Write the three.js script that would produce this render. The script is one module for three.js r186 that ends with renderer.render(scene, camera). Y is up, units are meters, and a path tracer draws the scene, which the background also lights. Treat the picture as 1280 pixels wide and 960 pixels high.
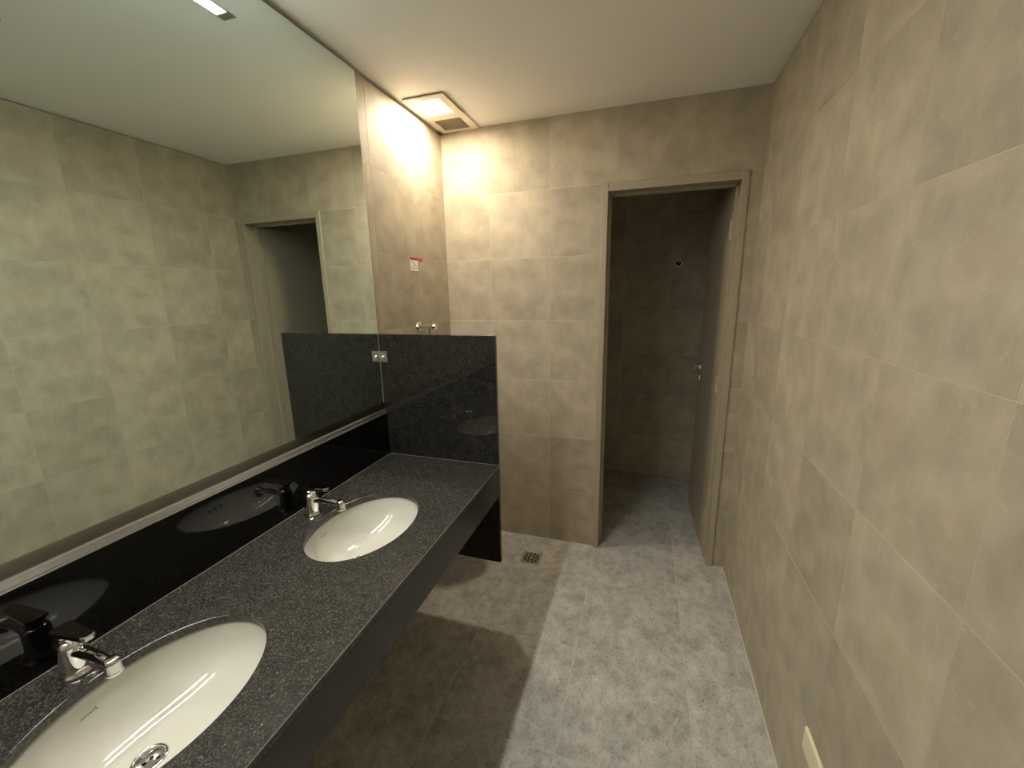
import * as THREE from 'three';
import { RoundedBoxGeometry } from 'three/addons/geometries/RoundedBoxGeometry.js';
import { RectAreaLightUniformsLib } from 'three/addons/lights/RectAreaLightUniformsLib.js';
import { mergeGeometries } from 'three/addons/utils/BufferGeometryUtils.js';
import { createNoise2D } from 'simplex-noise';

// ---------------------------------------------------------------- camera, light, exposure
const scene = new THREE.Scene();
scene.background = new THREE.Color(0x000000);
const camera = new THREE.PerspectiveCamera(86.02, 4 / 3, 0.02, 30);
camera.position.set(1.1517, 1.5595, 2.3376);
camera.rotation.set(-0.21789, 0.31261, -0.01882, 'YXZ');
scene.add(camera);

const renderer = new THREE.WebGLRenderer({ antialias: true });
renderer.toneMapping = THREE.LinearToneMapping;
renderer.toneMappingExposure = 3.0;
renderer.shadowMap.enabled = true;
RectAreaLightUniformsLib.init();

const STRIP = { x0: 0.180, x1: 0.222, z0: 1.147, z1: 2.85, color: new THREE.Color().setRGB(1.0, 0.955, 0.85), power: 40, glow: 3 };
const CORNER = { x0: 0.057, x1: 0.196, z0: 0.243, z1: 0.402, color: new THREE.Color().setRGB(1.0, 0.85, 0.63), power: 43, glow: 14 };
function panelLight(L, y) {
  const l = new THREE.RectAreaLight(L.color, L.power, L.x1 - L.x0 - 0.002, L.z1 - L.z0 - 0.002);
  l.position.set((L.x0 + L.x1) / 2, y, (L.z0 + L.z1) / 2);
  l.rotation.x = -Math.PI / 2;
  scene.add(l);
}
panelLight(STRIP, 2.4520);
panelLight(CORNER, 2.4375);

// ---------------------------------------------------------------- constants measured from the photograph
const W = 1.6446, H = 2.45, T = 0.35, ZF = 3.3, ZS = -1.18;       // room width, height, wall tile, wall behind camera, stall back
const YC = 0.82, XC = 0.574, ZP = 0.75, ZE = 2.62;                 // counter top, counter front, partition face, counter end
const FT = 0.4575;

// ---------------------------------------------------------------- helpers
function rng(seed) { let s = seed >>> 0; return () => { s = (s + 0x6D2B79F5) | 0; let t = Math.imul(s ^ (s >>> 15), 1 | s); t = (t + Math.imul(t ^ (t >>> 7), 61 | t)) ^ t; return ((t ^ (t >>> 14)) >>> 0) / 4294967296; }; }
const taken = {};
function numbered(n) { const k = taken[n] = (taken[n] ?? -1) + 1; return k ? `${n}_${String(k).padStart(3, '0')}` : n; }
function fin(m) { m.castShadow = true; m.receiveShadow = true; return m; }
function part(name, geo, mat, parent, pos) { const m = fin(new THREE.Mesh(geo, mat)); m.name = name; if (pos) m.position.set(...pos); parent.add(m); return m; }
function thing(name, label, category, pos = [0, 0, 0], group) {
  const o = new THREE.Group(); o.name = numbered(name); o.position.set(...pos); o.userData = { label, category }; if (group) o.userData.group = group; scene.add(o); return o;
}
function solid(name, geo, mat, label, category, pos) {
  const m = fin(new THREE.Mesh(geo, mat)); m.name = numbered(name); if (pos) m.position.set(...pos); m.userData = { label, category }; scene.add(m); return m;
}
function struct(name, geo, mat, label, category) {
  const m = geo ? fin(new THREE.Mesh(geo, mat)) : new THREE.Group(); m.name = name; m.userData = { kind: 'structure', label, category }; scene.add(m); return m;
}
// uv in metres by the dominant normal
function metreUV(g, s = 1, ox = 0, oy = 0) {
  if (g.index) g = g.toNonIndexed();
  const p = g.attributes.position, n = p.count, uv = new Float32Array(n * 2), a = new THREE.Vector3(), b = new THREE.Vector3(), c = new THREE.Vector3();
  for (let i = 0; i < n; i += 3) {
    a.fromBufferAttribute(p, i); b.fromBufferAttribute(p, i + 1); c.fromBufferAttribute(p, i + 2);
    const nn = b.clone().sub(a).cross(c.clone().sub(a)), ax = Math.abs(nn.x), ay = Math.abs(nn.y), az = Math.abs(nn.z);
    [a, b, c].forEach((v, k) => { const q = ay >= ax && ay >= az ? [v.x, v.z] : ax >= az ? [v.z, v.y] : [v.x, v.y]; uv[(i + k) * 2] = q[0] * s + ox; uv[(i + k) * 2 + 1] = q[1] * s + oy; });
  }
  g.setAttribute('uv', new THREE.BufferAttribute(uv, 2)); return g;
}
// box given by its corners, in place
function bx(x0, x1, y0, y1, z0, z1, r = 0, s = 1) {
  const g = r ? new RoundedBoxGeometry(x1 - x0, y1 - y0, z1 - z0, 2, r) : new THREE.BoxGeometry(x1 - x0, y1 - y0, z1 - z0);
  g.translate((x0 + x1) / 2, (y0 + y1) / 2, (z0 + z1) / 2); return metreUV(g, s);
}
const V = (x, y, z) => new THREE.Vector3(x, y, z);
function merge(list) { return mergeGeometries(list.map(g => { g = g.index ? g.toNonIndexed() : g; for (const k of Object.keys(g.attributes)) if (!['position', 'normal', 'uv'].includes(k)) g.deleteAttribute(k); return g; })); }
function lathe(pts, n = 40) { return new THREE.LatheGeometry(pts.map(([r, y]) => new THREE.Vector2(r, y)), n); }

// ---------------------------------------------------------------- textures
function fbm(noise, x, y, oct, gain = 0.5) { let a = 1, s = 0, t = 0; for (let i = 0; i < oct; i++) { s += a * noise(x, y); t += a; a *= gain; x = x * 2.03 + 17.1; y = y * 2.03 - 9.7; } return s / t; }
function dataTex(w, h, fn, srgb = true) {
  const d = new Uint8Array(w * h * 4);
  const enc = v => { v = Math.min(1, Math.max(0, v)); return Math.round(255 * (srgb ? (v <= 0.0031308 ? 12.92 * v : 1.055 * Math.pow(v, 1 / 2.4) - 0.055) : v)); };
  for (let j = 0; j < h; j++) for (let i = 0; i < w; i++) { const c = fn(i, j), k = (j * w + i) * 4; d[k] = enc(c[0]); d[k + 1] = enc(c[1]); d[k + 2] = enc(c[2]); d[k + 3] = 255; }
  const t = new THREE.DataTexture(d, w, h, THREE.RGBAFormat); t.magFilter = THREE.LinearFilter; t.minFilter = THREE.LinearMipmapLinearFilter; t.generateMipmaps = true;
  t.wrapS = t.wrapT = THREE.RepeatWrapping; if (srgb) t.colorSpace = THREE.SRGBColorSpace; t.needsUpdate = true; return t;
}
function wallTex(seed) {
  const n = createNoise2D(rng(seed)), m = createNoise2D(rng(seed + 50));
  return dataTex(320, 320, (i, j) => {
    const x = i / 320, y = j / 320, wx = x + 0.035 * n(x * 2.6, y * 2.6 + 4), wy = y + 0.035 * n(x * 2.6 + 9, y * 2.6);
    const cloud = fbm(n, wx * 1.7, wy * 1.7, 5, 0.48);                       // trowelled cement patches
    const drag = fbm(m, x * 9 + wy * 1.5, y * 2.2, 3);                      // faint brushing
    const fine = fbm(m, x * 52, y * 52, 3, 0.7), scar = Math.max(0, fbm(n, wx * 5 + 31 + y * 2, wy * 8, 4, 0.6) - 0.36);
    const v = 1 + 0.24 * cloud + 0.05 * drag + 0.07 * fine + 0.4 * scar, w = 0.025 * fbm(m, wx * 1.3 + 7, wy * 1.3, 2);
    return [0.43 * v * (1 + w), 0.375 * v, 0.285 * v * (1 - w)];
  });
}
const wallBump = [1, 2].map(k => { const n = createNoise2D(rng(900 + k)); return dataTex(320, 320, (i, j) => { const x = i / 320, y = j / 320, b = 0.5 + 0.22 * fbm(n, x * 6 + y * 1.2, y * 3.4, 4, 0.6) + 0.16 * fbm(n, x * 34, y * 24, 3, 0.6); return [b, b, b]; }, false); });
const wallMats = []; for (let k = 0; k < 7; k++) { const t = wallTex(11 + k * 7); for (const tone of [0.93, 1.0, 1.06]) wallMats.push(new THREE.MeshStandardMaterial({ map: t, color: new THREE.Color().setRGB(tone, tone, tone), roughness: 0.62, bumpMap: wallBump[k % 2], bumpScale: 0.0016 })); }
function floorTex(seed) {
  const n = createNoise2D(rng(seed)), m = createNoise2D(rng(seed + 3));
  return dataTex(448, 448, (i, j) => {
    const x = i / 448, y = j / 448, big = fbm(n, x * 2.2, y * 2.2, 3), mid = fbm(m, x * 7, y * 5, 4, 0.62), fine = fbm(n, x * 45 + 8, y * 32, 3, 0.65);
    const pit = Math.max(0, fbm(m, x * 26 + 3, y * 17, 3, 0.6) - 0.16);
    const v = 1 + 0.22 * big + 0.30 * mid + 0.16 * fine - 0.70 * pit; return [0.455 * v, 0.442 * v, 0.418 * v];
  });
}
const floorMats = []; for (let k = 0; k < 5; k++) { const t = floorTex(301 + k * 13); for (const tone of [0.95, 1.03]) floorMats.push(new THREE.MeshStandardMaterial({ map: t, color: new THREE.Color().setRGB(tone, tone, tone), roughness: 0.62, bumpMap: wallBump[k % 2], bumpScale: 0.0006 })); }
// speckled dark stone: grains drawn as small dots
function graniteTex(w, h, metresW, metresH, seed, grains, base, bright, streaks = []) {
  const r = rng(seed), buf = new Float32Array(w * h), n = createNoise2D(rng(seed + 1)), ppmx = w / metresW, ppmy = h / metresH;
  for (let j = 0; j < h; j++) for (let i = 0; i < w; i++) { const x = i / ppmx, y = j / ppmy; buf[j * w + i] = base * (1 + 0.55 * fbm(n, x * 170, y * 170, 3, 0.7) + 0.2 * n(x * 14, y * 14)); }
  const count = Math.round(grains * metresW * metresH);
  for (let k = 0; k < count; k++) {
    const cx = r() * w, cy = r() * h, rad = 0.0006 + 0.0017 * r() * r(), val = bright * (0.2 + 0.8 * r()) * (r() < 0.03 ? 2.4 : 1), rx = Math.max(0.6, rad * ppmx), ry = Math.max(0.6, rad * ppmy * (0.6 + 0.8 * r()));
    for (let j = Math.floor(cy - ry); j <= cy + ry; j++) for (let i = Math.floor(cx - rx); i <= cx + rx; i++) {
      const e = ((i - cx) / rx) ** 2 + ((j - cy) / ry) ** 2; if (e > 1) continue;
      const q = ((j + h) % h) * w + ((i + w) % w); buf[q] += (val - buf[q]) * 0.8 * (1 - e * 0.5);
    }
  }
  for (const [x0, y0, x1, y1, wd, add] of streaks) {
    const L = Math.hypot(x1 - x0, y1 - y0), steps = Math.round(L * 1500);
    for (let k = 0; k < steps; k++) { const t = k / steps, wob = 0.003 * n(t * 6 + x0 * 30, 2), gx = x0 + (x1 - x0) * t + wob + (r() - 0.5) * wd, gy = y0 + (y1 - y0) * t - wob + (r() - 0.5) * wd, i = Math.round(gx * ppmx), j = Math.round(gy * ppmy); if (i >= 0 && j >= 0 && i < w && j < h) buf[j * w + i] += add * (0.3 + r()); }
  }
  return dataTex(w, h, (i, j) => { const v = buf[j * w + i]; return [v * 1.04, v, v * 0.90]; });
}
const CL = ZE - ZP;
const topTex = graniteTex(640, 2048, 0.6, CL, 71, 150000, 0.024, 0.115, [[0.20, 0.035, 0.56, 0.375, 0.004, 0.05], [0.35, 0.21, 0.566, 0.49, 0.004, 0.04], [0.09, 0.20, 0.24, 0.315, 0.004, 0.03]]);  // last argument: pale diagonal streaks near the partition end
const partTex = graniteTex(512, 1024, 0.6, 1.2, 83, 26000, 0.015, 0.115);
const M = {
  graniteTop: new THREE.MeshPhysicalMaterial({ map: topTex, roughness: 0.22 }),
  granite: new THREE.MeshPhysicalMaterial({ map: partTex, roughness: 0.02 }),
  blackStone: new THREE.MeshPhysicalMaterial({ color: new THREE.Color().setRGB(0.0035, 0.0035, 0.0042), roughness: 0.05 }),
  apron: new THREE.MeshPhysicalMaterial({ color: new THREE.Color().setRGB(0.010, 0.0098, 0.009), roughness: 0.14 }),
  grout: new THREE.MeshStandardMaterial({ color: new THREE.Color().setRGB(0.58, 0.52, 0.41), roughness: 0.9 }),
  groutSoft: new THREE.MeshStandardMaterial({ color: new THREE.Color().setRGB(0.52, 0.46, 0.36), roughness: 0.9 }),
  floorGrout: new THREE.MeshStandardMaterial({ color: new THREE.Color().setRGB(0.58, 0.555, 0.51), roughness: 0.9 }),
  caulk: new THREE.MeshStandardMaterial({ color: new THREE.Color().setRGB(0.62, 0.58, 0.50), roughness: 0.6 }),
  greyCaulk: new THREE.MeshStandardMaterial({ color: new THREE.Color().setRGB(0.20, 0.195, 0.175), roughness: 0.5 }),
  edge_glint: new THREE.MeshStandardMaterial({ color: new THREE.Color().setRGB(0.17, 0.165, 0.15), roughness: 0.35 }),  // edge highlight put into the colour, paler than the granite
  plaster: new THREE.MeshStandardMaterial({ color: new THREE.Color().setRGB(0.93, 0.92, 0.905), roughness: 0.92 }),
  dark: new THREE.MeshStandardMaterial({ color: new THREE.Color().setRGB(0.02, 0.02, 0.02), roughness: 0.9 }),
  voidPaint: new THREE.MeshStandardMaterial({ color: new THREE.Color().setRGB(0.10, 0.095, 0.085), roughness: 0.95 }),
  plainWall: new THREE.MeshStandardMaterial({ color: new THREE.Color().setRGB(0.42, 0.37, 0.28), roughness: 0.6 }),
  mirror: new THREE.MeshPhysicalMaterial({ color: new THREE.Color().setRGB(0.81, 0.92, 0.90), metalness: 1, roughness: 0.0 }),
  glassEdge: new THREE.MeshPhysicalMaterial({ color: new THREE.Color().setRGB(0.55, 0.60, 0.52), roughness: 0.25 }),
  bronze: new THREE.MeshPhysicalMaterial({ color: new THREE.Color().setRGB(0.40, 0.385, 0.35), metalness: 1, roughness: 0.16 }),
  alu: new THREE.MeshPhysicalMaterial({ color: new THREE.Color().setRGB(0.66, 0.66, 0.64), metalness: 1, roughness: 0.42 }),
  chrome: new THREE.MeshPhysicalMaterial({ color: new THREE.Color().setRGB(0.86, 0.86, 0.87), metalness: 1, roughness: 0.05 }),
  steel: new THREE.MeshPhysicalMaterial({ color: new THREE.Color().setRGB(0.62, 0.60, 0.56), metalness: 1, roughness: 0.28 }),
  ceramic: new THREE.MeshPhysicalMaterial({ color: new THREE.Color().setRGB(0.60, 0.59, 0.54), roughness: 0.07 }),
  frame: new THREE.MeshStandardMaterial({ color: new THREE.Color().setRGB(0.385, 0.335, 0.25), roughness: 0.45 }),
  cream: new THREE.MeshStandardMaterial({ color: new THREE.Color().setRGB(0.78, 0.72, 0.52), roughness: 0.35 }),
  fixture: new THREE.MeshStandardMaterial({ color: new THREE.Color().setRGB(0.78, 0.71, 0.58), roughness: 0.5 }),
  ventGrey: new THREE.MeshStandardMaterial({ color: new THREE.Color().setRGB(0.34, 0.29, 0.22), roughness: 0.7 }),
};
// ---------------------------------------------------------------- tiles: chamfered slabs, each a mesh of its own
const tileCache = {};
function tileGeo(w, h, chamfer, size, v) {
  const key = [w.toFixed(4), h.toFixed(4), chamfer, size, v].join();
  if (tileCache[key]) return tileCache[key];
  const c = chamfer, d = 0.006, a = w / 2, b = h / 2;
  const o = [[-a, -b], [a, -b], [a, b], [-a, b]], i = [[-a + c, -b + c], [a - c, -b + c], [a - c, b - c], [-a + c, b - c]], pos = [];
  const quad = (p, q, r, s) => pos.push(...p, ...q, ...r, ...p, ...r, ...s);
  const I = i.map(q => [...q, 0]), O = o.map(q => [...q, -c]), B = o.map(q => [...q, -d]);
  quad(I[0], I[1], I[2], I[3]);
  for (let k = 0; k < 4; k++) { const l = (k + 1) % 4; quad(O[k], O[l], I[l], I[k]); quad(B[k], B[l], O[l], O[k]); }
  const g = new THREE.BufferGeometry(); g.setAttribute('position', new THREE.Float32BufferAttribute(pos, 3));
  const uv = []; for (let k = 0; k < pos.length; k += 3) { let x = pos[k] / size, y = pos[k + 1] / size; if (v & 1) { x = -x; y = -y; } if (v & 2) { x = -x; } uv.push(x + 0.5, y + 0.5); }
  g.setAttribute('uv', new THREE.Float32BufferAttribute(uv, 2)); g.computeVertexNormals();
  return tileCache[key] = g;
}
// frame: function (u, v) -> position, with rotation; us / vs: joint lists; cut(u0,u1,v0,v1) -> list of rectangles
const tr = rng(4242);
function layTiles(parent, us, vs, place, euler, mats, size, joint, chamfer, cut = (a, b, c, d) => [[a, b, c, d]]) {
  for (let i = 0; i + 1 < us.length; i++) for (let j = 0; j + 1 < vs.length; j++) {
    const mat = mats[Math.floor(tr() * mats.length)], v = Math.floor(tr() * 4);
    for (const [a, b, c, d] of cut(us[i], us[i + 1], vs[j], vs[j + 1])) {
      const w = b - a - joint, h = d - c - joint; if (w < 0.012 || h < 0.012) continue;
      const m = part('tile', tileGeo(w, h, chamfer, size, v), mat, parent);
      m.position.copy(place((a + b) / 2, (c + d) / 2)); m.rotation.set(...euler); m.position.addScaledVector(V(0, 0, 1).applyEuler(m.rotation), (tr() - 0.5) * 0.0004);
    }
  }
}
function joints(lo, hi, start, step) { const a = [lo]; for (let x = start; x < hi - 0.004; x += step) if (x > lo + 0.004) a.push(x); a.push(hi); return a; }
const rowsTo = top => [0, 1, 2, 3, 4, 5, 6].map(k => k * T).concat([top]);   // the tiling stops just short of the ceiling
const G = 0.0006, JW = 0.0022;

// ---------------------------------------------------------------- the room
const floor = struct('floor', bx(-0.1, W + 0.1, -0.1, -0.0009, ZS - 0.1, ZF + 0.1), M.floorGrout, 'floor of mottled grey cement look tiles', 'floor');
layTiles(floor, joints(0, W, 0.468 - FT + 0.0001, FT), joints(ZS, ZF, 0.327 - 4 * FT, FT), (u, v) => V(u, 0, v), [-Math.PI / 2, 0, 0], floorMats, FT, 0.0026, 0.0006);

const wl = struct('wall_left', merge([bx(-0.1, -G, -0.1, 2.4345, -0.12, ZF + 0.1), bx(-0.1, -0.045, 2.4345, 2.5, -0.12, ZF + 0.1)]), M.grout, 'left wall of taupe cement look tiles behind the mirror and alcove', 'wall');
layTiles(wl, [0, 0.34, 0.69, 0.78], rowsTo(2.4345), (u, v) => V(0, v, u), [0, Math.PI / 2, 0], wallMats, T, JW, 0.0004);

layTiles(wl, joints(0.78, ZE, 1.04, T), [0, T, 2 * T], (u, v) => V(0, v, u), [0, Math.PI / 2, 0], wallMats, T, JW, 0.0004);

const OX0 = 0.924, OX1 = 1.571, OY = 2.085;      // rough opening in the back wall
const wb = struct('wall_back', merge([bx(0, OX0, -0.1, 2.5, -0.12, -G), bx(OX1, W, -0.1, 2.5, -0.12, -G), bx(OX0, OX1, OY, 2.5, -0.12, -G)]), M.grout, 'end wall of taupe cement look tiles around the doorway', 'wall');
layTiles(wb, joints(0, W, 0.28, 0.35), rowsTo(2.449), (u, v) => V(u, v, 0), [0, 0, 0], wallMats, T, JW, 0.0004, (a, b, c, d) => {
  if (c > 2.09) return [[a, b, c, d]];
  const out = []; if (a < OX0) out.push([a, Math.min(b, OX0), c, d]); if (b > OX1) out.push([Math.max(a, OX1), b, c, d]); return out;
});
const wr = struct('wall_right', merge([bx(W + G, W + 0.1, -0.1, 2.4445, ZS - 0.1, ZF + 0.1), bx(W + 0.03, W + 0.1, 2.4445, 2.5, ZS - 0.1, ZF + 0.1)]), M.groutSoft, 'long right wall of taupe cement look tiles', 'wall');
layTiles(wr, joints(0, ZF, 0.205, T), rowsTo(2.4445), (u, v) => V(W, v, u), [0, -Math.PI / 2, 0], wallMats, T, JW, 0.0004);
struct('wall_front', bx(0, W, -0.1, 2.5, ZF, ZF + 0.1), M.plainWall, 'wall behind the photographer', 'wall');
const wsb = struct('wall_stall_back', bx(-0.1, W, -0.1, 2.5, ZS - 0.1, ZS - G), M.grout, 'tiled end wall inside the unlit stall', 'wall');
layTiles(wsb, joints(0, W, 0.28, T), rowsTo(2.449), (u, v) => V(u, v, ZS), [0, 0, 0], wallMats, T, JW, 0.0004);
struct('wall_stall_left', bx(-0.1, 0, -0.1, 2.5, ZS, -0.12), M.plainWall, 'unseen side wall of the unlit stall, set wide to dim bounce light', 'wall');  // unseen wall, placed far left so less light bounces inside the stall

// ceiling with a shadow gap at the walls and a slot for the light strip
{
  const s = new THREE.Shape(); const z1 = ZF, z0 = 0, x0 = -0.045, x1 = W + 0.03;
  s.moveTo(x0, -z1); s.lineTo(x1, -z1); s.lineTo(x1, -z0); s.lineTo(x0, -z0); s.closePath();
  const h = new THREE.Path(), a = STRIP.x0 - 0.002, b = STRIP.x1 + 0.002, c = STRIP.z0 - 0.002, d = STRIP.z1 + 0.002;
  h.moveTo(a, -d); h.lineTo(a, -c); h.lineTo(b, -c); h.lineTo(b, -d); h.closePath(); s.holes.push(h);
  const g = new THREE.ExtrudeGeometry(s, { depth: 0.03, bevelEnabled: false }); g.rotateX(-Math.PI / 2); g.translate(0, H, 0);
  struct('ceiling', g, M.plaster, 'flat off-white plaster ceiling over a thin recessed gap above the tiling', 'ceiling');
  struct('ceiling_slab', bx(-0.1, W + 0.1, 2.5, 2.6, ZS - 0.1, ZF + 0.1), M.voidPaint, 'slab above the ceiling', 'ceiling');
  struct('ceiling_stall', bx(0, W, H, H + 0.03, ZS, -0.12), M.plaster, 'ceiling inside the dark stall', 'ceiling');
}
struct('trim_1', bx(W - 0.004, W, 0, 0.004, 0, ZF), M.caulk, 'pale sealant line where right wall meets floor', 'sealant');
struct('trim_2', merge([bx(0, 0.909, 0, 0.0035, 0, 0.0035), bx(1.588, W - 0.004, 0, 0.004, 0, 0.004)]), M.caulk, 'pale sealant line where end wall meets floor', 'sealant');

// ---------------------------------------------------------------- door
{
  const d = struct('door_1', null, null, 'taupe door frame with its dark leaf standing open into the stall', 'door');
  const L0 = 0.909, L1 = 0.940, R0 = 1.556, R1 = 1.586, HB = 2.060, HT = 2.101, zf = 0.012, zb = -0.135;
  part('jamb', bx(L0, L1, 0, HT, zb, zf, 0.0025), M.frame, d);
  part('jamb', bx(R0, R1, 0, HT, zb, zf, 0.0025), M.frame, d);
  part('head', bx(L1 - 0.001, R0 + 0.001, HB, HT, zb, zf - 0.002, 0.0025), M.frame, d);
  part('door_stop', bx(L1 - 0.001, L1 + 0.012, 0, HB, -0.095, -0.065, 0.002), M.frame, d);
  part('door_stop', bx(R0 - 0.012, R0 + 0.001, 0, HB, -0.095, -0.065, 0.002), M.frame, d);
  part('door_stop', bx(L1, R0, HB - 0.012, HB + 0.001, -0.095, -0.065, 0.002), M.frame, d);
  const hinge = new THREE.Group(); hinge.name = 'leaf_with_handle'; hinge.position.set(1.547, 0, -0.100); hinge.rotation.y = 0.032; d.add(hinge);
  part('leaf', bx(0, 0.035, 0.006, HB - 0.004, -0.655, 0, 0.002), M.frame, hinge).userData = { label: 'taupe flush door leaf' };
  const hy = 1.045, hz = -0.595;
  const hd = merge([new THREE.CylinderGeometry(0.024, 0.026, 0.009, 28).rotateZ(Math.PI / 2).translate(-0.0045, hy, hz), new THREE.CylinderGeometry(0.009, 0.009, 0.05, 20).rotateZ(Math.PI / 2).translate(-0.032, hy, hz), new THREE.CapsuleGeometry(0.009, 0.105, 6, 16).rotateX(Math.PI / 2).translate(-0.054, hy, hz + 0.05)]);
  part('lever_handle', hd, M.chrome, hinge).userData = { label: 'chrome lever handle' };
  part('lock_rose', merge([new THREE.CylinderGeometry(0.023, 0.025, 0.009, 28).rotateZ(Math.PI / 2).translate(-0.0045, hy - 0.075, hz), new THREE.CapsuleGeometry(0.006, 0.018, 4, 10).translate(-0.016, hy - 0.075, hz)]), M.chrome, hinge).userData = { label: 'chrome thumb turn lock' };
  for (const y of [0.25, 1.05, 1.85]) part('hinge', new THREE.CylinderGeometry(0.007, 0.007, 0.09, 14).translate(-0.004, y, 0.002), M.frame, hinge);
}
// round chrome hook plate on the stall's back wall
{
  const t = thing('robe_hook', 'round chrome ring plate on the dark end wall of the stall', 'wall hook', [1.376, 1.756, ZS]);
  part('ring', new THREE.TorusGeometry(0.023, 0.006, 12, 36).translate(0, 0, 0.004), M.chrome, t);
  part('plate', new THREE.CylinderGeometry(0.022, 0.022, 0.004, 32).rotateX(Math.PI / 2).translate(0, 0, 0.002), M.dark, t);
  part('peg', new THREE.CapsuleGeometry(0.0045, 0.03, 5, 12).rotateX(Math.PI / 2).translate(0.002, 0.003, 0.02), M.chrome, t);
}

// ---------------------------------------------------------------- counter
const BASINS = [[0.292, 1.304], [0.292, 1.945]], BA = 0.157, BB = 0.212;
{
  const t = thing('vanity_counter', 'long speckled dark granite washbasin counter with black apron', 'counter', [0, 0, 0]);
  const s = new THREE.Shape(), b = 0.0022; s.moveTo(0.002, -ZE); s.lineTo(XC - b, -ZE); s.lineTo(XC - b, -ZP - b); s.lineTo(0.002, -ZP - b); s.closePath();
  for (const [cx, cz] of BASINS) { const p = new THREE.Path(); p.absellipse(cx, -cz, BA + b, BB + b, 0, Math.PI * 2, true); s.holes.push(p); }
  let g = new THREE.ExtrudeGeometry(s, { depth: 0.02 - 2 * b, bevelEnabled: true, bevelSize: b, bevelThickness: b, bevelSegments: 2, curveSegments: 64 });
  g.rotateX(-Math.PI / 2); g.translate(0, YC - 0.02 + b, 0);
  if (g.index) g = g.toNonIndexed();
  const p = g.attributes.position, n = g.attributes.normal, uv = g.attributes.uv;
  for (let i = 0; i < p.count; i++) { const side = Math.abs(n.getY(i)) < 0.5; uv.setXY(i, (p.getX(i) + (side ? (p.getY(i) - YC) : 0)) / 0.6, (p.getZ(i) - ZP) / CL); }
  part('worktop', g, M.graniteTop, t);
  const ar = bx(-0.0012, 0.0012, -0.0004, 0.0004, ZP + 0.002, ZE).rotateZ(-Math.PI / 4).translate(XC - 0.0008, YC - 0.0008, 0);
  part('edge_glint', ar, M.edge_glint, t).userData = { label: 'pale front edge line, painted highlight of the polished edge' };  // thin pale strip paints the glint along the counter's front edge
  part('apron', bx(XC - 0.021, XC - 0.001, 0.678, YC - 0.02, ZP + 0.001, ZE, 0.0015), M.apron, t).userData = { label: 'polished black apron under the counter edge' };
}
struct('trim_3', merge([bx(0.020, 0.0222, YC, YC + 0.0009, ZP + 0.002, ZE), bx(0.022, XC - 0.003, YC, YC + 0.0009, ZP, ZP + 0.0022)]), M.greyCaulk, 'grey sealant line where counter meets backsplash and partition', 'sealant');
solid('backsplash', bx(0.0005, 0.020, YC, 1.020, ZP + 0.001, ZE, 0.0016), M.blackStone, 'polished black stone backsplash strip between counter and mirror', 'backsplash');
const slab = bx(0.0005, 0.568, 0.335, 1.389, ZP - 0.02, ZP, 0.0014, 1 / 0.6); { const u = slab.attributes.uv; for (let i = 0; i < u.count; i++) u.setY(i, u.getY(i) / 2); }
solid('granite_partition', slab, M.granite, 'upright speckled black granite partition at the counter end', 'partition');

// mirror and its bottom rail
{
  const t = thing('wall_mirror', 'large frameless mirror above the black backsplash', 'mirror', [0, 0, 0]);
  const g = bx(0.0035, 0.0080, 1.035, 2.431, ZP + 0.001, ZE);
  part('glass', g, M.mirror, t);
  part('glass_edge', merge([bx(0.0030, 0.0082, 1.035, 2.4318, ZP, ZP + 0.0022), bx(0.0030, 0.0080, 2.431, 2.4325, ZP, ZE)]), M.glassEdge, t).userData = { label: 'pale polished edge of the mirror' };
  const r = thing('mirror_rail', 'slim metal rail along the bottom edge of the large mirror', 'rail', [0, 0, 0]);
  part('dark_strip', bx(0.0081, 0.0105, 1.040, 1.0725, ZP + 0.001, ZE), M.bronze, r).userData = { label: 'dark bronze reflective strip' };
  part('channel', merge([bx(0.0081, 0.0195, 1.020, 1.0232, ZP + 0.001, ZE), bx(0.0081, 0.0130, 1.0232, 1.0262, ZP + 0.001, ZE), bx(0.0081, 0.0165, 1.0262, 1.040, ZP + 0.001, ZE)]), M.alu, r).userData = { label: 'pale aluminium channel' };
}
// clip that holds the mirror edge
{
  const t = thing('mirror_clip', 'small square chrome clip on the granite partition beside the mirror', 'clip', [0.0285, 1.287, ZP]);
  part('plate', new RoundedBoxGeometry(0.038, 0.05, 0.004, 3, 0.0019).translate(0, 0, 0.0021), M.steel, t);
  part('screw_cap', new THREE.SphereGeometry(0.011, 24, 12, 0, Math.PI * 2, 0, Math.PI / 2).rotateX(Math.PI / 2).scale(1, 1, 0.8).translate(-0.002, -0.003, 0.004), M.chrome, t);
}
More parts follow.
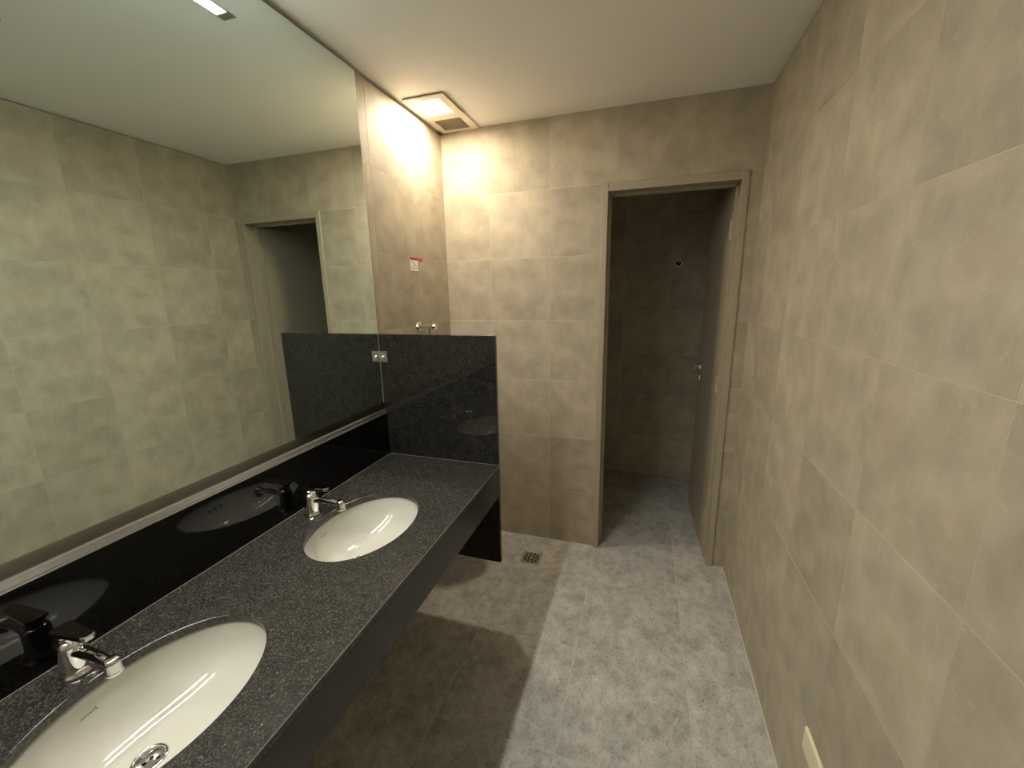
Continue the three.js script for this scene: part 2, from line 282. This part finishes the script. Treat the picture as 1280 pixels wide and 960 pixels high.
// ---------------------------------------------------------------- undermount basins
const BD = 0.126, DX = -0.030, DZ = 0.012;                      // bowl depth, drain offset
function bowlPoint(s, th, off = 0) { const d = Math.pow(Math.max(0, 1 - Math.pow(s, 2.6)), 1 / 2.1) * BD; const k = 1 - s * s; return V((BA + 0.004) * s * Math.cos(th) + DX * k, -d + off, (BB + 0.004) * s * Math.sin(th) + DZ * k); }
function bowlGeo() {
  const rings = [], N = 72, K = 34;
  for (let k = 0; k <= K; k++) { const s = 1 - Math.pow(1 - k / K, 1.7); rings.push(th => bowlPoint(Math.max(s, 0.14), th)); }
  rings.push(th => V((BA + 0.03) * Math.cos(th), 0, (BB + 0.03) * Math.sin(th)), th => V((BA + 0.03) * Math.cos(th), -0.012, (BB + 0.03) * Math.sin(th)));
  for (let k = K; k >= 0; k--) { const s = 1 - Math.pow(1 - k / K, 1.7); rings.push(th => { const p = bowlPoint(Math.max(s, 0.10), th); return V(p.x * 1.06, p.y - 0.012, p.z * 1.06); }); }
  const pos = [], idx = [];
  rings.forEach(f => { for (let i = 0; i <= N; i++) { const p = f(i / N * Math.PI * 2); pos.push(p.x, p.y, p.z); } });
  for (let r = 0; r + 1 < rings.length; r++) for (let i = 0; i < N; i++) { const a = r * (N + 1) + i, b = a + 1, c = a + N + 1, d = c + 1; idx.push(a, b, c, b, d, c); }
  const g = new THREE.BufferGeometry(); g.setAttribute('position', new THREE.Float32BufferAttribute(pos, 3)); g.setIndex(idx); g.computeVertexNormals(); g.setAttribute('uv', new THREE.Float32BufferAttribute(new Float32Array(pos.length / 3 * 2), 2)); return g;
}
// small grey maker's mark, too faint to read: slanted pen strokes
function markTex() {
  const c = document.createElement('canvas'); c.width = 256; c.height = 96; const x = c.getContext('2d');
  x.fillStyle = 'rgb(0,0,0)'; x.fillRect(0, 0, 256, 96); x.strokeStyle = 'rgb(225,225,225)'; x.lineWidth = 9; x.lineCap = 'round';
  x.beginPath(); x.moveTo(16, 74); x.lineTo(34, 20); x.stroke(); x.beginPath(); x.moveTo(34, 52);
  for (let k = 0; k < 6; k++) x.bezierCurveTo(50 + k * 32, 16, 44 + k * 32, 84, 66 + k * 32, 50); x.stroke();
  return new THREE.CanvasTexture(c);
}
const markMat = new THREE.MeshPhysicalMaterial({ alphaMap: markTex(), transparent: true, color: new THREE.Color().setRGB(0.20, 0.195, 0.165), roughness: 0.1 });
const bowl = bowlGeo();
function drainParts(t) {
  const y = bowlPoint(0.14, 0).y;
  const d = part('drain', lathe([[0.0305, 0.0005], [0.0300, 0.0030], [0.0265, 0.0042], [0.0235, 0.0030], [0.0215, -0.008], [0.0215, -0.016]], 40), M.chrome, t, [DX * 0.98, y, DZ * 0.98]); d.userData = { label: 'chrome drain ring' };
  const s = new THREE.Shape(); s.absarc(0, 0, 0.0215, 0, Math.PI * 2); for (let k = 0; k < 6; k++) { const h = new THREE.Path(); h.absarc(Math.cos(k * Math.PI / 3 + 0.4) * 0.0125, Math.sin(k * Math.PI / 3 + 0.4) * 0.0125, 0.0038, 0, Math.PI * 2, true); s.holes.push(h); }
  part('strainer', new THREE.ExtrudeGeometry(s, { depth: 0.0015, bevelEnabled: false, curveSegments: 16 }).rotateX(-Math.PI / 2).translate(0, -0.012, 0), M.steel, d);
  part('waste_pipe', new THREE.CylinderGeometry(0.0225, 0.0225, 0.05, 24).translate(0, -0.04, 0), M.dark, d);
}
BASINS.forEach(([cx, cz], i) => {
  const t = thing('basin', i ? 'oval white undermount basin, drain showing, second from the granite partition' : 'oval white undermount basin nearest the granite partition', 'basin', [cx, YC - 0.0205, cz], 'undermount basins');
  part('bowl', bowl, M.ceramic, t);
  drainParts(t);
  // overflow holes on the side away from the mirror
  for (let k = -1; k <= 1; k++) {
    const th = k * 0.115, s = 0.968, p = bowlPoint(s, th), q = bowlPoint(s - 0.01, th), u = bowlPoint(s, th + 0.01), nrm = q.clone().sub(p).cross(u.clone().sub(p)).normalize(); if (nrm.x > 0) nrm.negate();
    const m = part('overflow_hole', new THREE.CylinderGeometry(0.0055, 0.0055, 0.0016, 18), M.dark, t); m.position.copy(p).addScaledVector(nrm, 0.0004); m.quaternion.setFromUnitVectors(V(0, 1, 0), nrm); m.userData = { label: 'dark overflow hole' };
  }
  // maker's mark on the mirror side
  const th0 = Math.PI - 0.13, g = new THREE.PlaneGeometry(1, 1, 8, 4), gp = g.attributes.position;
  for (let k = 0; k < gp.count; k++) { const th = th0 - gp.getX(k) * 0.17, s = 0.962 + gp.getY(k) * 0.030, a = bowlPoint(s, th); gp.setXYZ(k, a.x + 0.0004, a.y + 0.0002, a.z); }
  g.computeVertexNormals(); part('printed_mark', g, markMat, t).userData = { label: 'small grey printed mark' };
});
// ---------------------------------------------------------------- taps
function makeTap() {
  const t = new THREE.Group();
  part('body', lathe([[0, 0], [0.0290, 0], [0.0295, 0.003], [0.0280, 0.006], [0.0255, 0.008], [0.0245, 0.016], [0.0235, 0.064], [0.0215, 0.073], [0.0165, 0.079], [0, 0.080]], 40), M.chrome, t);
  const curve = new THREE.CatmullRomCurve3([V(0.008, 0.052, 0), V(0.04, 0.055, 0), V(0.08, 0.056, 0), V(0.118, 0.052, 0)]);
  const sp = new THREE.TubeGeometry(curve, 24, 0.0105, 20, false), pp = sp.attributes.position; for (let i = 0; i < pp.count; i++) { const k = 1.15 - 2.2 * Math.max(0, pp.getX(i) - 0.02); pp.setZ(i, pp.getZ(i) * k); } sp.computeVertexNormals();
  part('spout', sp, M.chrome, t);
  part('aerator', lathe([[0, 0.030], [0.009, 0.030], [0.0125, 0.027], [0.0135, 0.020], [0.0135, 0.004], [0.0150, 0.002], [0.0150, -0.003], [0.0110, -0.003], [0.0105, 0.004], [0, 0.004]], 32), M.chrome, t, [0.123, 0.036, 0]);
  part('collar', lathe([[0, 0], [0.0165, 0], [0.0180, 0.002], [0.0180, 0.010], [0.0165, 0.013], [0, 0.013]], 32), M.chrome, t, [0, 0.078, 0]);
  const lv = new THREE.Shape(); lv.moveTo(-0.017, -0.016); lv.quadraticCurveTo(-0.026, 0, -0.017, 0.016); lv.lineTo(0.062, 0.0105); lv.quadraticCurveTo(0.076, 0.010, 0.076, 0); lv.quadraticCurveTo(0.076, -0.010, 0.062, -0.0105); lv.closePath();
  const lg = new THREE.ExtrudeGeometry(lv, { depth: 0.006, bevelEnabled: true, bevelSize: 0.002, bevelThickness: 0.002, bevelSegments: 3, curveSegments: 10 }).rotateX(-Math.PI / 2).rotateZ(0.05).translate(0, 0.094, 0);
  part('lever', lg, M.chrome, t);
  return t;
}
const tap = makeTap();
BASINS.forEach(([cx, cz], i) => {
  const o = i ? tap.clone() : tap; o.name = numbered('basin_tap'); o.position.set(0.078, YC, cz + 0.002);
  o.userData = { label: i ? 'chrome lever basin tap at the basin further from the granite partition' : 'chrome lever basin tap at the basin beside the granite partition', category: 'tap', group: 'basin taps' }; scene.add(o);
});
// ---------------------------------------------------------------- alcove behind the partition: flush valve, urinal, notice
{
  const t = thing('flush_valve', 'chrome push flush valve on the wall above the partition top', 'valve', [0, 1.392, 0.375]);
  const cyl = (r0, r1, a, b, n = 28) => new THREE.CylinderGeometry(r1, r0, b - a, n).rotateZ(-Math.PI / 2).translate((a + b) / 2, 0, 0);
  part('wall_flange', merge([cyl(0.026, 0.024, 0, 0.006), cyl(0.024, 0.014, 0.006, 0.012)]), M.chrome, t);
  part('valve_body', cyl(0.010, 0.010, 0.010, 0.075), M.chrome, t);
  part('push_button', merge([cyl(0.018, 0.019, 0.075, 0.084), cyl(0.013, 0.013, 0.084, 0.090), cyl(0.019, 0.017, 0.090, 0.102)]), M.chrome, t);
  part('outlet_pipe', new THREE.CylinderGeometry(0.010, 0.010, 0.262, 20).translate(0.066, -0.128, 0), M.chrome, t);
}
{
  const t = thing('urinal', 'white ceramic wall urinal in the alcove behind the granite partition', 'urinal', [0, 0, 0.385]);
  // half shell: horizontal sections from the lip to the foot
  const sec = [[0.46, 0.05, 0.10], [0.50, 0.16, 0.145], [0.56, 0.25, 0.165], [0.62, 0.285, 0.17], [0.66, 0.29, 0.17]], back = [[0.66, 0.10, 0.155], [0.80, 0.085, 0.165], [0.98, 0.09, 0.15], [1.07, 0.075, 0.11], [1.10, 0.0, 0.06]];
  const ring = ([y, dx, hz]) => { const a = []; for (let k = 0; k <= 24; k++) { const th = -Math.PI / 2 + k / 24 * Math.PI; a.push(V(dx * Math.cos(th), y, hz * Math.sin(th))); } return a; };
  const build = list => { const pos = [], idx = []; list.forEach(r => r.forEach(p => pos.push(p.x, p.y, p.z))); const n = list[0].length; for (let r = 0; r + 1 < list.length; r++) for (let i = 0; i + 1 < n; i++) { const a = r * n + i; idx.push(a, a + n, a + 1, a + 1, a + n, a + n + 1); } const g = new THREE.BufferGeometry(); g.setAttribute('position', new THREE.Float32BufferAttribute(pos, 3)); g.setIndex(idx); g.computeVertexNormals(); g.setAttribute('uv', new THREE.Float32BufferAttribute(new Float32Array(pos.length / 3 * 2), 2)); return g; };
  part('bowl', build([...sec.map(ring), ring([0.655, 0.265, 0.15]), ring([0.60, 0.25, 0.14]), ring([0.54, 0.19, 0.12]), ring([0.52, 0.02, 0.02])]), M.ceramic, t);
  part('back_shell', build(back.map(ring)), M.ceramic, t);
}
{
  const t = thing('wall_notice', 'small white printed notice with red heading stuck on the alcove wall', 'notice', [0, 0, 0]);
  const cv = (w, h, f) => { const c = document.createElement('canvas'); c.width = w; c.height = h; f(c.getContext('2d')); const x = new THREE.CanvasTexture(c); x.colorSpace = THREE.SRGBColorSpace; return x; };
  const r = rng(77);
  const sheetT = cv(160, 128, x => { x.fillStyle = 'rgb(236,230,220)'; x.fillRect(0, 0, 160, 128); for (let k = 0; k < 26; k++) { const g = 90 + r() * 90; x.fillStyle = `rgb(${g},${g},${g - 6})`; x.fillRect(8 + r() * 130, 6 + Math.floor(r() * 8) * 14, 6 + r() * 16, 5 + r() * 6); } });
  const headT = cv(256, 32, x => { x.fillStyle = 'rgb(205,70,60)'; x.fillRect(0, 0, 256, 32); x.fillStyle = 'rgb(150,28,24)'; for (const [a, w] of [[6, 34], [60, 26], [100, 34]]) x.fillRect(a, 8, w, 17); });
  const mk = (tex, y0, y1, z0, z1, name, mat) => { const m = part(name, new THREE.BoxGeometry(0.0008, y1 - y0, z1 - z0), new THREE.MeshStandardMaterial({ map: tex, roughness: 0.5 }), t, [0.0005, (y0 + y1) / 2, (z0 + z1) / 2]); return m; };
  mk(sheetT, 1.679, 1.733, 0.345, 0.421, 'sheet'); mk(headT, 1.733, 1.747, 0.293, 0.421, 'red_heading');
}
// ---------------------------------------------------------------- floor drain
{
  const t = thing('floor_drain', 'square chrome floor drain grate near the end wall', 'drain', [0.570, 0, 0.222]);
  const s = 0.057, fr = new THREE.Shape(); fr.moveTo(-s, -s); fr.lineTo(s, -s); fr.lineTo(s, s); fr.lineTo(-s, s); fr.closePath();
  const hole = new THREE.Path(), q = s - 0.006; hole.moveTo(-q, -q); hole.lineTo(-q, q); hole.lineTo(q, q); hole.lineTo(q, -q); hole.closePath(); fr.holes.push(hole);
  part('frame', new THREE.ExtrudeGeometry(fr, { depth: 0.003, bevelEnabled: true, bevelSize: 0.0006, bevelThickness: 0.0006, bevelSegments: 1 }).rotateX(-Math.PI / 2), M.alu, t);
  const g = new THREE.Shape(); g.moveTo(-q, -q); g.lineTo(q, -q); g.lineTo(q, q); g.lineTo(-q, q); g.closePath();
  for (const [r0, r1, n] of [[0.012, 0.026, 6], [0.031, 0.046, 10]]) for (let k = 0; k < n; k++) { const a = k / n * 2 * Math.PI, w = Math.PI / n * 0.62, h = new THREE.Path(); h.absarc(0, 0, r1, a - w, a + w, false); h.absarc(0, 0, r0, a + w, a - w, true); h.closePath(); g.holes.push(h); }
  part('grate', new THREE.ExtrudeGeometry(g, { depth: 0.0018, bevelEnabled: false, curveSegments: 8 }).rotateX(-Math.PI / 2).translate(0, 0.0006, 0), M.chrome, t);
  part('sump', new THREE.BoxGeometry(q * 2, 0.0006, q * 2).translate(0, 0.0004, 0), M.dark, t);
}
// ---------------------------------------------------------------- outlet plate on the right wall
{
  const t = thing('cover_plate', 'blank cream plastic cover plate low on the right wall', 'cover plate', [W, 0.325, 1.277]);
  part('plate', new RoundedBoxGeometry(0.012, 0.074, 0.118, 4, 0.0055).translate(-0.006, 0, 0), M.cream, t);
}
// ---------------------------------------------------------------- ceiling fittings
function ringPlate(x0, x1, z0, z1, a0, a1, b0, b1, depth, bevel = 0.001) {
  const s = new THREE.Shape(); s.moveTo(x0, -z1); s.lineTo(x1, -z1); s.lineTo(x1, -z0); s.lineTo(x0, -z0); s.closePath();
  const h = new THREE.Path(); h.moveTo(a0, -b1); h.lineTo(a0, -b0); h.lineTo(a1, -b0); h.lineTo(a1, -b1); h.closePath(); s.holes.push(h);
  return new THREE.ExtrudeGeometry(s, { depth, bevelEnabled: true, bevelSize: bevel, bevelThickness: bevel, bevelSegments: 1 }).rotateX(-Math.PI / 2);
}
{
  const t = thing('corner_ceiling_light', 'square recessed ceiling light glowing warm white in the corner', 'ceiling light', [0, 0, 0]);
  part('frame', ringPlate(0.024, 0.236, 0.2205, 0.436, CORNER.x0, CORNER.x1, CORNER.z0, CORNER.z1, 0.004).translate(0, 2.4395, 0), M.fixture, t);
  part('gasket', ringPlate(0.028, 0.232, 0.2245, 0.432, CORNER.x0 - 0.005, CORNER.x1 + 0.005, CORNER.z0 - 0.005, CORNER.z1 + 0.005, 0.004).translate(0, 2.4455, 0), M.dark, t);
  const e = new THREE.MeshStandardMaterial({ color: 0xffffff, roughness: 0.5, emissive: CORNER.color, emissiveIntensity: CORNER.glow });
  part('light_panel', new THREE.BoxGeometry(CORNER.x1 - CORNER.x0 + 0.006, 0.003, CORNER.z1 - CORNER.z0 + 0.006).translate((CORNER.x0 + CORNER.x1) / 2, 2.4475, (CORNER.z0 + CORNER.z1) / 2), e, t).userData = { label: 'glowing diffuser' };
}
{
  const t = thing('ceiling_vent', 'square cream ceiling vent with grey grille beside the corner light', 'vent', [0, 0, 0]);
  part('frame', ringPlate(0.020, 0.238, 0.006, 0.2165, 0.047, 0.199, 0.026, 0.172, 0.005).translate(0, 2.4425, 0), M.fixture, t);
  part('backing', new THREE.BoxGeometry(0.160, 0.002, 0.154).translate(0.123, 2.4488, 0.099), M.ventGrey, t);
  for (let k = 0; k < 11; k++) part('slat', new THREE.BoxGeometry(0.152, 0.003, 0.006).rotateX(0.5).translate(0.123, 2.4455, 0.033 + k * 0.0132), M.ventGrey, t);
}
{
  const t = thing('strip_ceiling_light', 'long narrow recessed light strip in the ceiling over the counter', 'ceiling light', [0, 0, 0]);
  const { x0, x1, z0, z1 } = STRIP;
  part('trim', ringPlate(x0 - 0.006, x1 + 0.006, z0 - 0.030, z1 + 0.030, x0, x1, z0, z1, 0.0012, 0.0004).translate(0, 2.4482, 0), M.alu, t);
  const e = new THREE.MeshStandardMaterial({ color: 0xffffff, roughness: 0.5, emissive: STRIP.color, emissiveIntensity: STRIP.glow });
  part('light_panel', new THREE.BoxGeometry(x1 - x0, 0.003, z1 - z0).translate((x0 + x1) / 2, 2.4550, (z0 + z1) / 2), e, t).userData = { label: 'glowing diffuser' };
}
{
  const t = thing('ceiling_disc', 'small dark rimmed round disc on the ceiling, seen in the mirror', 'ceiling disc', [0.915, H, 1.400]);
  part('rim', new THREE.TorusGeometry(0.045, 0.004, 10, 40).rotateX(Math.PI / 2), M.dark, t);
  part('disc', new THREE.CylinderGeometry(0.044, 0.040, 0.006, 36).translate(0, -0.002, 0), M.fixture, t);
}
renderer.render(scene, camera);
